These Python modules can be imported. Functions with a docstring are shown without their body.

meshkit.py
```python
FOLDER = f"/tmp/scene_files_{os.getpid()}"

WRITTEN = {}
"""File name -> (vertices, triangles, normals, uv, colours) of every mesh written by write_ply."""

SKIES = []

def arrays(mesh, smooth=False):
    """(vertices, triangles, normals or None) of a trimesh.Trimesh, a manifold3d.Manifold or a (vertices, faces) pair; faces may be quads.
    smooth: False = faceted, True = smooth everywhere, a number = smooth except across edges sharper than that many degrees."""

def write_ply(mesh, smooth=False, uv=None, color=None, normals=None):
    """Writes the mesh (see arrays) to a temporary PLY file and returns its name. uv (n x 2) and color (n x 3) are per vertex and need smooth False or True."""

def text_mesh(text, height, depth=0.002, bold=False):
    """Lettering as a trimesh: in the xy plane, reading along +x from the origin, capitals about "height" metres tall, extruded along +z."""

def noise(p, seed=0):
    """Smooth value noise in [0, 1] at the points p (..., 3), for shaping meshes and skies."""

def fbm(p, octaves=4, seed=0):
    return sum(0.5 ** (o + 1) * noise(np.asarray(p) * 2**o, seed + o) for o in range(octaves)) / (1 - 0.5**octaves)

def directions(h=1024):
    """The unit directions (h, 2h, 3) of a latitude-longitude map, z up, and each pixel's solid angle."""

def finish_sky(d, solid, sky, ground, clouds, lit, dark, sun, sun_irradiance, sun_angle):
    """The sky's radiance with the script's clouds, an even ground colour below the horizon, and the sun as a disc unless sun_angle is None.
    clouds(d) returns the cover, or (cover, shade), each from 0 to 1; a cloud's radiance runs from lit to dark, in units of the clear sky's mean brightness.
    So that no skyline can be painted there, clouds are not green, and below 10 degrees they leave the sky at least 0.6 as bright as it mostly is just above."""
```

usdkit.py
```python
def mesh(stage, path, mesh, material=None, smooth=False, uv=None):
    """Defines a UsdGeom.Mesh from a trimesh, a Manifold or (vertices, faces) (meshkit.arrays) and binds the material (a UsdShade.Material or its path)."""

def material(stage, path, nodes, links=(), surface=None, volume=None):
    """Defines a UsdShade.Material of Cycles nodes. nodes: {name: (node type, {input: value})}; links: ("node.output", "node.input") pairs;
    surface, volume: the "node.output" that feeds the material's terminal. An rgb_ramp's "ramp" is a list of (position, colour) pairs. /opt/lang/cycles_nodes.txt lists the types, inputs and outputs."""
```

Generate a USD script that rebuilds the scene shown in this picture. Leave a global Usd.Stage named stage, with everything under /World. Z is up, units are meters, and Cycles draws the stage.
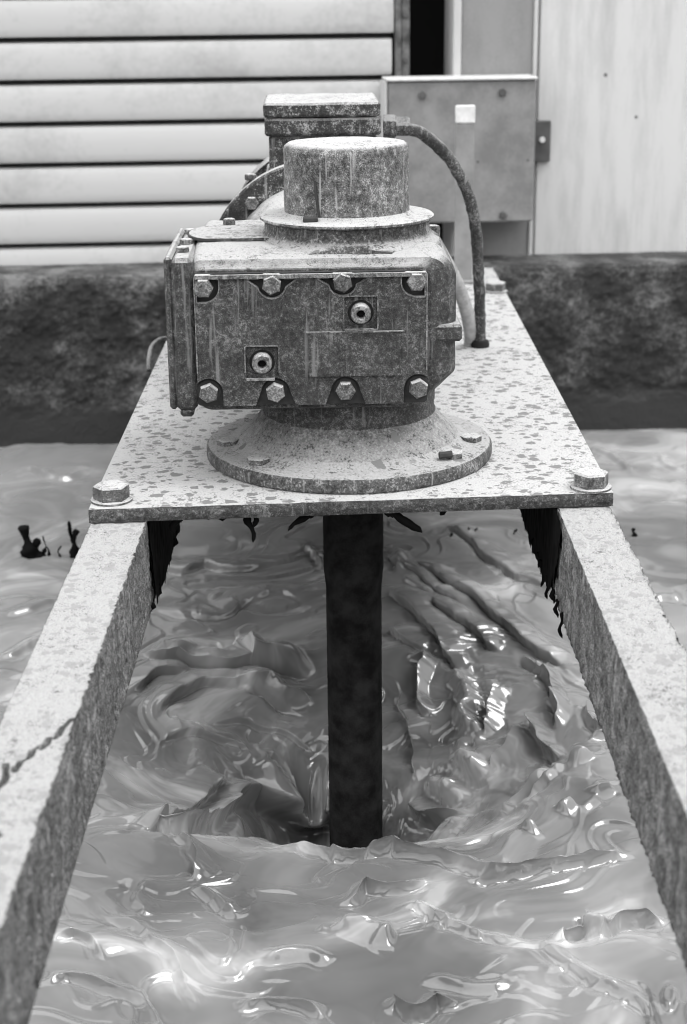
import math, random
import numpy as np, trimesh, manifold3d as m3, usdkit, meshkit
from shapely.geometry import Polygon, Point, box as sbox
from shapely.ops import unary_union
from scipy.spatial import cKDTree
from pxr import Usd, UsdGeom, UsdLux, UsdShade, Gf
random.seed(7); rng = np.random.default_rng(7)
stage = Usd.Stage.CreateInMemory()
UsdGeom.SetStageUpAxis(stage, 'Z')
UsdGeom.Xform.Define(stage, '/World')

# ---------------------------------------------------------------- camera, sky, sun
FPX, PITCH, ROLL = 1600.0, 18.2, 0.65
cam = UsdGeom.Camera.Define(stage, '/World/camera')
cam.CreateHorizontalApertureAttr(24.0); cam.CreateFocalLengthAttr(FPX / 687 * 24.0)
cam.CreateFStopAttr(7.0); cam.CreateFocusDistanceAttr(1.84)
cam.CreateExposureAttr(1.08)
p_, r_ = math.radians(PITCH), math.radians(ROLL)
fw = np.array([0, math.cos(p_), -math.sin(p_)]); u0 = np.array([0, math.sin(p_), math.cos(p_)]); x0 = np.array([1.0, 0, 0])
rt = x0 * math.cos(r_) - u0 * math.sin(r_); up = x0 * math.sin(r_) + u0 * math.cos(r_)
M4 = np.eye(4); M4[0, :3], M4[1, :3], M4[2, :3], M4[3, :3] = rt, up, -fw, (0, -1.66, 0.55)
cam.AddTransformOp().Set(Gf.Matrix4d(*M4.ravel().tolist()))

sky = UsdLux.DomeLight.Define(stage, '/World/sky'); sky.CreateIntensityAttr(0.86)
skym = usdkit.material(stage, '/World/Looks/overcast_sky', {
    't': ('texture_coordinate', {}), 's': ('separate_xyz', {}),
    'n': ('noise_texture', {'scale': 2.2, 'detail': 4}),
    'r': ('rgb_ramp', {'ramp': [(0, (.12,) * 3), (.495, (.14,) * 3), (.5, (.42,) * 3), (1, (1.25,) * 3)]}),
    'c': ('map_range', {'from_min': .3, 'from_max': .7, 'to_min': .8, 'to_max': 1.2}),
    'h': ('math', {'math_type': 'multiply_add', 'value2': .5, 'value3': .5}),
    'm': ('mix', {'mix_type': 'multiply', 'fac': 1.0}), 'b': ('background_shader', {})},
    [('t.generated', 's.vector'), ('t.generated', 'n.vector'), ('s.z', 'h.value1'), ('h.value', 'r.fac'), ('n.fac', 'c.value'),
     ('r.color', 'm.color1'), ('c.result', 'm.color2'), ('m.color', 'b.color')], surface='b.background')
UsdShade.MaterialBindingAPI.Apply(sky.GetPrim()).Bind(skym)
sun = UsdLux.DistantLight.Define(stage, '/World/sun'); sun.CreateAngleAttr(36.0); sun.CreateIntensityAttr(1.25)
sd = np.array([.58, -.05, 1.0]); sd /= np.linalg.norm(sd)       # towards the veiled sun
za = np.cross([0, 0, 1], sd); za /= np.linalg.norm(za); ya = np.cross(sd, za)
S4 = np.eye(4); S4[0, :3], S4[1, :3], S4[2, :3] = za, ya, sd
sun.AddTransformOp().Set(Gf.Matrix4d(*S4.ravel().tolist()))

# ---------------------------------------------------------------- materials
KA = .58                                               # all paints and dusts, relative to the exposure
def g(v): return (v * KA,) * 3
def crusted(name, dark, mid, light, dust, dust_lo=.45, dust_hi=.9, speck=90., rough=.75, bump=.35, spots=None, dust_break=.42, wet=0):
    """Steel under dried splatter; dust and dried slurry lie on whatever faces up."""
    n = {'geo': ('geometry', {}), 'sep': ('separate_xyz', {}),
         'n1': ('noise_texture', {'scale': speck, 'detail': 8, 'roughness': .72}),
         'n2': ('noise_texture', {'scale': speck * .17, 'detail': 5, 'roughness': .6}),
         'n3': ('noise_texture', {'scale': speck * 5, 'detail': 3, 'roughness': .7}),
         'r1': ('rgb_ramp', {'ramp': [(.34, g(dark)), (.48, g(mid)), (.57, g(mid * 1.25)), (.68, g(light))]}),
         'a': ('math', {'math_type': 'multiply_add', 'value2': .55, 'value3': -.275}),
         'b': ('math', {'math_type': 'add'}),
         'c': ('math', {'math_type': 'multiply_add', 'value2': .95, 'value3': -.475}),
         'd': ('math', {'math_type': 'add'}),
         'up': ('map_range', {'range_type': 'smoothstep', 'from_min': dust_lo, 'from_max': dust_hi}),
         'br': ('map_range', {'range_type': 'smoothstep', 'from_min': dust_break - .1, 'from_max': dust_break + .04, 'to_min': .25, 'to_max': 1.}),
         'f': ('math', {'math_type': 'multiply'}),
         'dr': ('rgb_ramp', {'ramp': [(.3, g(dust * .72)), (.55, g(dust)), (.75, g(min(.9, dust * 1.15)))]}),
         'smp': ('mapping', {'scale': (150, 150, 9)}), 'sn': ('noise_texture', {'scale': 1., 'detail': 3}), 'sr': ('map_range', {'range_type': 'smoothstep', 'from_min': .60, 'from_max': .72, 'to_max': .75}), 'sx': ('mix', {'color2': g(light)}),
         'mx': ('mix', {}), 'bp': ('bump', {'strength': bump, 'distance': .003}),
         'p': ('principled_bsdf', {'roughness': rough})}
    l = [('geo.position', 'n1.vector'), ('geo.position', 'n2.vector'), ('geo.position', 'n3.vector'), ('geo.normal', 'sep.vector'),
         ('n2.fac', 'a.value1'), ('a.value', 'b.value1'), ('n1.fac', 'b.value2'), ('n3.fac', 'c.value1'), ('c.value', 'd.value1'), ('b.value', 'd.value2'),
         ('d.value', 'r1.fac'), ('sep.z', 'up.value'), ('d.value', 'br.value'), ('up.result', 'f.value1'), ('br.result', 'f.value2'),
         ('n3.fac', 'dr.fac'), ('f.value', 'mx.fac'), ('geo.position', 'smp.vector'), ('smp.vector', 'sn.vector'), ('sn.fac', 'sr.value'), ('sr.result', 'sx.fac'), ('r1.color', 'sx.color1'), ('sx.color', 'mx.color1'), ('dr.color', 'mx.color2'),
         ('d.value', 'bp.height'), ('bp.normal', 'p.normal')]
    out = 'mx.color'
    if spots:
        sc, col, thr = spots
        n.update({'wn': ('noise_texture', {'scale': sc * 1.6, 'detail': 3}), 'wv': ('vector_math', {'math_type': 'multiply_add', 'vector2': (.016, .016, .016)}),
                  'v': ('voronoi_texture', {'scale': sc, 'randomness': 1.}), 'vr': ('math', {'math_type': 'multiply_add', 'value2': .36, 'value3': .10}),
                  'vs': ('separate_color', {}), 'lt': ('math', {'math_type': 'subtract'}), 'ls': ('map_range', {'range_type': 'smoothstep', 'from_min': -.05, 'from_max': .06}),
                  'pk': ('map_range', {'from_min': thr, 'from_max': thr + .02}), 'pm': ('math', {'math_type': 'multiply'}), 'pu': ('math', {'math_type': 'multiply'}),
                  'ms': ('mix', {'color2': g(col)})})
        l += [('geo.position', 'wn.vector'), ('wn.color', 'wv.vector1'), ('geo.position', 'wv.vector3'), ('wv.vector', 'v.vector'), ('v.color', 'vs.color'),
              ('vs.g', 'vr.value1'), ('vr.value', 'lt.value1'), ('v.distance', 'lt.value2'), ('lt.value', 'ls.value'), ('vs.r', 'pk.value'),
              ('pk.result', 'pm.value1'), ('ls.result', 'pm.value2'), ('pm.value', 'pu.value1'), ('up.result', 'pu.value2'), ('pu.value', 'ms.fac'), (out, 'ms.color1')]
        out = 'ms.color'
    l.append((out, 'p.base_color'))
    return usdkit.material(stage, '/World/Looks/' + name, n, l, surface='p.BSDF')

def flat(name, lo, hi, scale=12., rough=.6, stretch=(1, 1, 1), bump=0., fine=.0, ior=1.45, specks=None, dist=.002, rng_=(.35, .65)):
    n = {'geo': ('geometry', {}), 'mp': ('mapping', {'scale': stretch}), 'n1': ('noise_texture', {'scale': scale, 'detail': 6, 'roughness': .62}),
         'n2': ('noise_texture', {'scale': scale * 22, 'detail': 2}), 'a': ('math', {'math_type': 'multiply_add', 'value2': fine, 'value3': -fine / 2}), 'b': ('math', {'math_type': 'add'}),
         'r': ('rgb_ramp', {'ramp': [(rng_[0], g(lo)), (rng_[1], g(hi))]}), 'bp': ('bump', {'strength': bump, 'distance': dist}), 'p': ('principled_bsdf', {'roughness': rough, 'ior': ior})}
    l = [('geo.position', 'mp.vector'), ('mp.vector', 'n1.vector'), ('geo.position', 'n2.vector'), ('n2.fac', 'a.value1'), ('a.value', 'b.value1'), ('n1.fac', 'b.value2'), ('b.value', 'r.fac')]
    out = 'r.color'
    if specks:
        sc, col, size, thr = specks
        n.update({'v': ('voronoi_texture', {'scale': sc}), 'vs': ('separate_color', {}), 'lt': ('math', {'math_type': 'less_than', 'value2': size}), 'gt': ('math', {'math_type': 'greater_than', 'value2': thr}),
                  'm': ('math', {'math_type': 'multiply'}), 'mx': ('mix', {'color2': g(col)})})
        l += [('geo.position', 'v.vector'), ('v.distance', 'lt.value1'), ('v.color', 'vs.color'), ('vs.r', 'gt.value1'), ('lt.value', 'm.value1'), ('gt.value', 'm.value2'), ('m.value', 'mx.fac'), (out, 'mx.color1')]
        out = 'mx.color'
    if bump: l += [('b.value', 'bp.height'), ('bp.normal', 'p.normal')]
    l.append((out, 'p.base_color'))
    return usdkit.material(stage, '/World/Looks/' + name, n, l, surface='p.BSDF')

MT = {}
MT['casting'] = crusted('splattered_casting', .008, .060, .30, .60, bump=.6, speck=190)
MT['cap'] = crusted('splattered_cap', .03, .17, .60, .68, bump=.5, speck=130)
MT['flange'] = crusted('dusty_flange', .015, .085, .38, .50, bump=.4, speck=70, spots=(55, .22, .72))
MT['plate'] = crusted('spotted_plate', .02, .10, .42, .63, speck=85, bump=.4, spots=(64, .22, .03), dust_break=.40)
MT['beam'] = crusted('caked_beam', .02, .15, .50, .63, speck=150, bump=.9, spots=(66, .46, .05), dust_lo=.55, dust_hi=.85, dust_break=.38)
MT['bolt'] = crusted('crusted_bolt', .03, .13, .40, .66, speck=120, bump=.3)
MT['motor'] = crusted('dark_motor', .004, .04, .50, .62, speck=110, bump=.4)
MT['conduit'] = crusted('crusted_conduit', .015, .07, .42, .35, speck=130, bump=.6, dust_lo=.2)
MT['worn'] = crusted('worn_edge_paint', .05, .20, .50, .66, speck=120, bump=.3)
MT['recess'] = flat('dark_recess', .02, .055, 60, .8)
MT['sludge'] = flat('black_sludge_and_shade', .003, .008, 60, .8, bump=.3, ior=1.15)  # sludge drips and debris, and the plate's shade painted on the beam sides
MT['black'] = flat('black_gap', .004, .008, 10, .9)
MT['shaft'] = flat('oily_shaft', .008, .035, 40, .8, bump=.25, fine=.3, ior=1.15)
MT['hose'] = flat('pale_hose', .42, .62, 90, .7, bump=.3)
MT['slat'] = flat('painted_slat', .56, .74, 3.5, .5, fine=.25, stretch=(1, 1, 1.3), rng_=(.30, .52))
MT['rail'] = flat('grimy_rail', .05, .26, 22, .7, fine=.3)
MT['column'] = flat('grey_column_paint', .26, .36, 14, .55, fine=.4, stretch=(1, 1, .3))
MT['strip'] = flat('pale_trim_paint', .62, .8, 14, .5, stretch=(1, 1, .2))
MT['panel'] = flat('white_panel_paint', .62, .82, 26, .5, fine=.3, stretch=(1, 1, .16), specks=(14, .18, .06, .86), rng_=(.3, .58))
MT['bracket'] = flat('dark_bracket_paint', .07, .12, 30, .6, fine=.3)
MT['box'] = flat('grey_box_enamel', .22, .34, 18, .55, fine=.5, specks=(38, .06, .10, .86))
MT['boxtop'] = flat('dusty_box_top', .75, .95, 30, .7)
MT['post'] = flat('grey_flat_bar', .26, .38, 22, .6, fine=.4)
MT['whitepaint'] = flat('white_paint', .85, 1.1, 60, .6, fine=.3)
MT['dark'] = flat('dark_interior', .01, .02, 4, .9)
MT['ground'] = flat('yard_ground', .15, .25, 4, .9)
# basin wall: damp rough concrete, darker blotches, black smooth band at the foot
MT['wall'] = usdkit.material(stage, '/World/Looks/damp_concrete', {
    'geo': ('geometry', {}), 'sep': ('separate_xyz', {}), 'n1': ('noise_texture', {'scale': 9., 'detail': 6, 'roughness': .65}), 'n2': ('noise_texture', {'scale': 120., 'detail': 4, 'roughness': .7}),
    'a': ('math', {'math_type': 'multiply_add', 'value2': .5, 'value3': -.25}), 'b': ('math', {'math_type': 'add'}),
    'r': ('rgb_ramp', {'ramp': [(.36, g(.005)), (.47, g(.017)), (.58, g(.068)), (.72, g(.22))]}),
    'zn': ('math', {'math_type': 'multiply_add', 'value2': .05}), 'tb': ('map_range', {'range_type': 'smoothstep', 'from_min': -.285, 'from_max': -.255}),
    'tp': ('map_range', {'range_type': 'smoothstep', 'from_min': -.09, 'from_max': .01, 'to_min': 0., 'to_max': .10}), 'ba': ('math', {'math_type': 'add'}),
    'mx': ('mix', {'color1': g(.022)}), 'bp': ('bump', {'strength': .6, 'distance': .006}), 'ro': ('map_range', {'to_min': .35, 'to_max': .85}), 'p': ('principled_bsdf', {})},
    [('geo.position', 'sep.vector'), ('geo.position', 'n1.vector'), ('geo.position', 'n2.vector'), ('n2.fac', 'a.value1'), ('a.value', 'b.value1'), ('n1.fac', 'b.value2'),
     ('sep.z', 'tp.value'), ('b.value', 'ba.value1'), ('tp.result', 'ba.value2'), ('ba.value', 'r.fac'), ('n1.fac', 'zn.value1'), ('sep.z', 'zn.value3'), ('zn.value', 'tb.value'), ('tb.result', 'mx.fac'), ('r.color', 'mx.color2'), ('tb.result', 'ro.value'),
     ('ro.result', 'p.roughness'), ('b.value', 'bp.height'), ('bp.normal', 'p.normal'), ('mx.color', 'p.base_color')], surface='p.BSDF')
# liquid mud: glossy grey slurry with paler streaks drawn out round the shaft
MT['mud'] = usdkit.material(stage, '/World/Looks/liquid_mud', {
    'at': ('attribute', {'attribute': 'swirl'}), 'geo': ('geometry', {}), 'n1': ('noise_texture', {'scale': 1., 'detail': 4, 'roughness': .55, 'distortion': .6}),
    'n2': ('noise_texture', {'scale': 260., 'detail': 2}), 'n3': ('noise_texture', {'scale': 30., 'detail': 3}),
    'r': ('rgb_ramp', {'ramp': [(.25, g(.11)), (.43, g(.20)), (.56, g(.30)), (.66, g(.60))]}),
    'bp': ('bump', {'strength': .10, 'distance': .002}), 'p': ('principled_bsdf', {'roughness': .10, 'ior': 1.8})},
    [('at.vector', 'n1.vector'), ('geo.position', 'n2.vector'), ('geo.position', 'n3.vector'), ('n1.fac', 'r.fac'), ('n3.fac', 'bp.height'), ('bp.normal', 'p.normal'), ('r.color', 'p.base_color')], surface='p.BSDF')

# ---------------------------------------------------------------- scene helpers
used, base = {}, {}
def numbered(parent, name):
    k = used.get((parent, name), 0); used[(parent, name)] = k + 1
    return f'{parent}/{name}' + (f'_{k:03d}' if k else '')
def tag(prim, label=None, cat=None, group=None, kind=None):
    for k, v in (('label', label), ('category', cat), ('group', group), ('kind', kind)):
        if v: prim.SetCustomDataByKey(k, v)
def thing(name, label=None, cat=None, loc=(0, 0, 0), rz=0., group=None, kind=None):
    path = numbered('/World', name); x = UsdGeom.Xform.Define(stage, path)
    x.AddTranslateOp().Set(Gf.Vec3d(*map(float, loc))); x.AddRotateZOp().Set(float(rz))
    base[path] = np.array(loc, float); tag(x.GetPrim(), label, cat, group, kind)
    return path
def obj(name, mesh, mat, parent='/World', smooth=32, label=None, cat=None, group=None, kind=None):
    path = numbered(parent, name)
    root = '/'.join(path.split('/')[:3])
    if hasattr(mesh, 'to_mesh'):
        mm = mesh.to_mesh(); mesh = trimesh.Trimesh(mm.vert_properties[:, :3], mm.tri_verts, process=False)
    if root in base:
        mesh = mesh.copy(); mesh.apply_translation(-base[root])
    prim = usdkit.mesh(stage, path, mesh, MT[mat], smooth=smooth).GetPrim()
    tag(prim, label, cat, group, kind)
    return path
def cat_(*ms): return trimesh.util.concatenate(list(ms))
def cbox(x0, x1, y0, y1, z0, z1, c=.002):
    p = []
    for sx in (0, 1):
        for sy in (0, 1):
            for sz in (0, 1):
                b = [(x0, x1)[sx], (y0, y1)[sy], (z0, z1)[sz]]; d = [c if not s else -c for s in (sx, sy, sz)]
                for k in range(3):
                    q = [b[i] + (0 if i == k else d[i]) for i in range(3)]; p.append(q)
    return trimesh.convex.convex_hull(np.array(p))
def lathe(prof, n=96, at=(0, 0, 0), axis='z'):
    m = trimesh.creation.revolve(np.array(prof, float), sections=n)
    if axis == '-y': m.apply_transform(trimesh.transformations.rotation_matrix(math.pi / 2, [1, 0, 0]))
    if axis == 'x': m.apply_transform(trimesh.transformations.rotation_matrix(math.pi / 2, [0, 1, 0]))
    m.apply_translation(at); return m
def hexhead(r, h, at, axis='z', turn=0., dome=.15):
    """A bolt head: six flats, a chamfered crown and a shallow cup on top."""
    a = np.arange(6) * math.pi / 3 + turn; c = np.stack([np.cos(a), np.sin(a)], 1)
    ring = lambda k, z: np.column_stack([c * r * k, np.full(6, z)])
    m = trimesh.convex.convex_hull(np.vstack([ring(1, 0), ring(1, h * (1 - dome)), ring(.86, h)]))
    if axis == '-y': m.apply_transform(trimesh.transformations.rotation_matrix(math.pi / 2, [1, 0, 0]))
    if axis == 'x': m.apply_transform(trimesh.transformations.rotation_matrix(math.pi / 2, [0, 1, 0]))
    m.apply_translation(at); return m
def spline(pts, n=10):
    P = np.array(pts, float); P = np.vstack([2 * P[0] - P[1], P, 2 * P[-1] - P[-2]]); out = []
    for i in range(1, len(P) - 2):
        for t in np.linspace(0, 1, n, endpoint=False):
            a, b, c, d = P[i - 1:i + 3]
            out.append(.5 * (2 * b + (c - a) * t + (2 * a - 5 * b + 4 * c - d) * t * t + (3 * b - a - 3 * c + d) * t ** 3))
    return np.array(out + [P[-2]])
def tube(pts, r, n=12, bumps=0., seed=0, freq=90.):
    P = np.array(pts, float); T = np.gradient(P, axis=0); T /= np.linalg.norm(T, axis=1)[:, None]
    A = np.cross(T, [0.13, .97, .2]); A /= np.linalg.norm(A, axis=1)[:, None]; B = np.cross(T, A)
    a = np.arange(n) * 2 * np.pi / n; rr = np.broadcast_to(np.asarray(r, float), (len(P),))
    V = P[:, None] + rr[:, None, None] * (np.cos(a)[None, :, None] * A[:, None] + np.sin(a)[None, :, None] * B[:, None])
    if bumps:
        f = meshkit.fbm(V * freq, 3, seed)[..., None] - .45; V = V + (V - P[:, None]) * f * bumps * 2
    i, j = np.meshgrid(np.arange(len(P) - 1), np.arange(n), indexing='ij'); j2 = (j + 1) % n
    q = np.stack([i * n + j, i * n + j2, (i + 1) * n + j2, (i + 1) * n + j], -1).reshape(-1, 4)
    F = [np.vstack([q[:, [0, 1, 2]], q[:, [0, 2, 3]]])]; V = V.reshape(-1, 3); e = len(V); V = np.vstack([V, P[:1], P[-1:]])
    k = np.arange(n); F.append(np.stack([np.full(n, e), (k + 1) % n, k], 1)); F.append(np.stack([np.full(n, e + 1), e - n + k, e - n + (k + 1) % n], 1))
    m = trimesh.Trimesh(V, np.vstack(F), process=False)
    if m.volume < 0: m.invert()
    return m
def extr(poly, y0, y1):
    """A shape drawn in (x, z), extruded from y0 to y1."""
    ms = []
    for q in getattr(poly, 'geoms', [poly]):
        m = trimesh.creation.extrude_polygon(q, y1 - y0, engine='earcut')
        V = m.vertices; m = trimesh.Trimesh(np.column_stack([V[:, 0], y1 - V[:, 2], V[:, 1]]), m.faces, process=False)
        if m.volume < 0: m.invert()
        ms.append(m)
    return cat_(*ms)
def crust(mesh, size, amp, freq, seed=0, octaves=4):
    V, F = trimesh.remesh.subdivide_to_size(mesh.vertices, mesh.faces, size, max_iter=12)
    m = trimesh.Trimesh(V, F, process=True); m.merge_vertices()
    n = m.vertex_normals; d = meshkit.fbm(m.vertices * freq, octaves, seed) - .5
    m.vertices = m.vertices + n * (d * 2 * amp)[:, None]
    return m
def grid_sheet(us, vs, fn):
    U, W = np.meshgrid(us, vs, indexing='ij'); V = fn(U, W).reshape(-1, 3); a, b = len(us), len(vs)
    i, j = np.meshgrid(np.arange(a - 1), np.arange(b - 1), indexing='ij')
    q = np.stack([i * b + j, (i + 1) * b + j, (i + 1) * b + j + 1, i * b + j + 1], -1).reshape(-1, 4)
    return trimesh.Trimesh(V, np.vstack([q[:, [0, 1, 2]], q[:, [0, 2, 3]]]), process=False)

# ---------------------------------------------------------------- basin walls (structure)
WY, WS = 1.665, math.tan(math.radians(3.4))            # the back wall's front face at x = 0, and its slope
MUD = -.375
def wall_fn(u, t):
    # unrolled section: up the front face (t 0..1), rounded arris, back over the top (t 1..1.3)
    z = np.where(t < 1, -.62 + t * .607, -.013); v = np.where(t < 1, 0., (t - 1) * .5)
    k = np.clip(1 - np.abs(t - 1) / .03, 0, 1); v = v + k * .004; z = z - k * .004
    P = np.stack([u, v, z], -1)
    d = (meshkit.fbm(P * [14, 14, 14], 5, 3) - .5) * .022 * np.clip((.0 - z) / .10, .25, 1) + (meshkit.fbm(P * [70, 70, 70], 3, 5) - .5) * .008
    calm = np.clip((z + .33) / .06, .12, 1)
    v = v - np.where(t < 1.0, d * calm, 0); z = z + np.where(t >= 1, d * .3, 0)
    a = math.radians(3.4)
    return np.stack([u * math.cos(a) - v * math.sin(a), WY + u * math.sin(a) + v * math.cos(a), z], -1)
us = np.concatenate([np.linspace(-2.6, -.95, 60), np.linspace(-.94, .94, 460), np.linspace(.95, 2.6, 60)])
ts = np.concatenate([np.linspace(0, .38, 12), np.linspace(.385, 1.03, 150), np.linspace(1.05, 1.3, 8)])
obj('wall_back', grid_sheet(us, ts, wall_fn), 'wall', kind='structure', smooth=True)
obj('wall_left', cbox(-2.75, -2.55, -2.2, 1.6, -.7, -.02, .01), 'wall', kind='structure')
obj('wall_right', cbox(2.55, 2.75, -2.2, 1.85, -.7, -.02, .01), 'wall', kind='structure')
obj('wall_front', cbox(-2.75, 2.75, -2.2, -1.95, -.7, -.126, .01), 'wall', kind='structure')
obj('floor', cbox(-2.8, 2.8, -2.2, 5.2, -.95, -.75, .01), 'ground', kind='structure')

# ---------------------------------------------------------------- the building behind (in its own frame: u along, v back)
BO, BR = (0, WY, 0), 3.4
def bld(name, label, cat=None, **k): return thing(name, label, cat, BO, BR, **k)
def B(x0, x1, v0, v1, z0, z1, c=.002): return cbox(x0, x1, WY + v0, WY + v1, z0, z1, c)
BM = trimesh.transformations.rotation_matrix(math.radians(BR), [0, 0, 1], [0, WY, 0])
for nm, q in (('wall_rear', B(-2.9, 2.9, .75, .80, -.1, 1.7)), ('ceiling', B(-2.9, 2.9, .21, .80, 1.705, 1.78))):
    q.apply_transform(BM); obj(nm, q, 'dark', kind='structure')
t = bld('roller_shutter', 'pale horizontal-slat roller shutter with dark gaps, left of the grey column', 'shutter')
PZ = .0850
obj('backing', B(-2.8, .125, .183, .20, -.06, 1.66), 'recess', t)
for k in range(20):
    z0 = -.0632 + k * PZ
    pr = [(.172, z0 + .0098), (.1635, z0 + .0092), (.1605, z0 + .0130), (.1590, z0 + .030), (.1585, z0 + .050), (.1595, z0 + .070), (.1630, z0 + .0815), (.176, z0 + PZ - .001), (.182, z0 + PZ - .001), (.182, z0 + .0098)]
    m = trimesh.creation.extrude_polygon(Polygon([(a, b) for a, b in pr]), 2.926 - .004 * (k % 2), engine='earcut')
    V = m.vertices; m = trimesh.Trimesh(np.column_stack([V[:, 2] - 2.8, WY + V[:, 0], V[:, 1]]), m.faces, process=False)
    if m.volume < 0: m.invert()
    obj('slat', m, 'slat', t, smooth=35)
t = bld('guide_rail', 'narrow grimy guide rail at the end of the shutter', 'rail')
obj('rail', cat_(B(.1285, .142, .156, .20, -.05, 1.69), B(.1422, .160, .162, .20, -.05, 1.69)), 'rail', t)
for z in (.49, .40, .12):
    obj('rivet', lathe([(0, .155 - .158 - .003), (.005, -.006), (.007, 0), (0, 0)], 16, (.151, WY + .162, z), '-y') if 0 else hexhead(.006, .005, (.151, WY + .162, z), '-y'), 'bracket', t)
t = bld('wall_column', None, kind='structure')
obj('column_face', B(.268, .420, .155, .30, -.05, 1.69), 'column', t)
obj('column_edge', B(.250, .2678, .150, .30, -.05, 1.69), 'strip', t)
obj('column_bead', B(.4202, .4295, .150, .30, -.05, 1.69), 'strip', t)
t = bld('white_panel', 'large white weather-streaked panel right of the grey column', 'panel')
obj('sheet', B(.4345, 2.8, .160, .20, -.045, 1.69, .003), 'panel', t)
obj('sealing_strip', B(.4296, .4344, .172, .20, -.045, 1.69, .001), 'bracket', t)
t = bld('hinge_bracket', 'small dark bracket with one bolt on the white panel edge', 'bracket')
obj('plate', B(.424, .462, .147, .1598, .186, .272, .002), 'bracket', t)
obj('bolt', hexhead(.0065, .006, (.443, WY + .147, .233), '-y'), 'whitepaint', t, label='pale bolt head')
t = bld('control_box', 'grey steel control box with dusty top mounted before the column', 'box')
obj('enclosure', B(.102, .412, .055, .150, .072, .363, .004), 'box', t)
obj('lid_flange', B(.100, .414, .050, .150, .3632, .3685, .002), 'boxtop', t, label='pale dusty top edge')
obj('side_flange', B(.0970, .1018, .050, .150, .072, .363, .001), 'strip', t)
for x, z in ((.175, .335), (.341, .338), (.347, .087), (.175, .087)):
    obj('bolt', hexhead(.0085, .007, (x, WY + .055, z), '-y', turn=.3), 'bracket', t)
obj('cable_plug', lathe([(0, 0), (.014, 0), (.018, .006), (.018, .03), (0, .03)], 24, (.278, WY + .08, .038)), 'black', t)

# ---------------------------------------------------------------- mounting plate and the two beams
PT = .0145
PF = lambda x: .051 + .068 * x                            # front edge
def plate_poly():
    xs = np.linspace(-.2835, .3065, 60); jag = (meshkit.fbm(np.column_stack([xs * 60, xs * 0, xs * 0]), 3, 9) - .5) * .003
    return Polygon([(x, PF(x) + j) for x, j in zip(xs, jag)] + [(.3105, 1.60), (-.2905, 1.565)])
t_pl = thing('mounting_plate', 'pale spotted steel plate lying across the two beams under the gearbox', 'steel plate', (.01, .05, -PT))
m = trimesh.creation.extrude_polygon(plate_poly(), PT, engine='earcut'); m.apply_translation((0, 0, -PT))
obj('slab', m, 'plate', t_pl, smooth=30)
# rough rust and slurry on the plate's front edge
def edge_fn(u, w):
    y = PF(u); d = (meshkit.fbm(np.stack([u * 160, w * 300, u * 0], -1), 4, 11)) * .0035
    return np.stack([u, y - .0002 - d * np.sin(np.pi * np.clip(w, .02, .98)), -PT - .0012 + (PT + .0008) * w], -1)
obj('edge_crust', grid_sheet(np.linspace(-.2835, .3065, 420), np.linspace(0, 1, 10), edge_fn), 'casting', t_pl, smooth=True, label='rough dark crust along the front edge')
def plate_bolt(x, y, s, turn):
    b = obj('bolt', crust(hexhead(.0205 * s, .0165 * s, (x, y, .003), turn=turn, dome=.12), .004, .0008, 120, int(x * 999) % 50), 'bolt', t_pl)
    obj('washer', lathe([(0, 0), (.0235 * s, 0), (.0235 * s, .0024), (.0215 * s, .0032), (0, .0032)], 40, (x, y, 0)), 'bolt', b)
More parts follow.
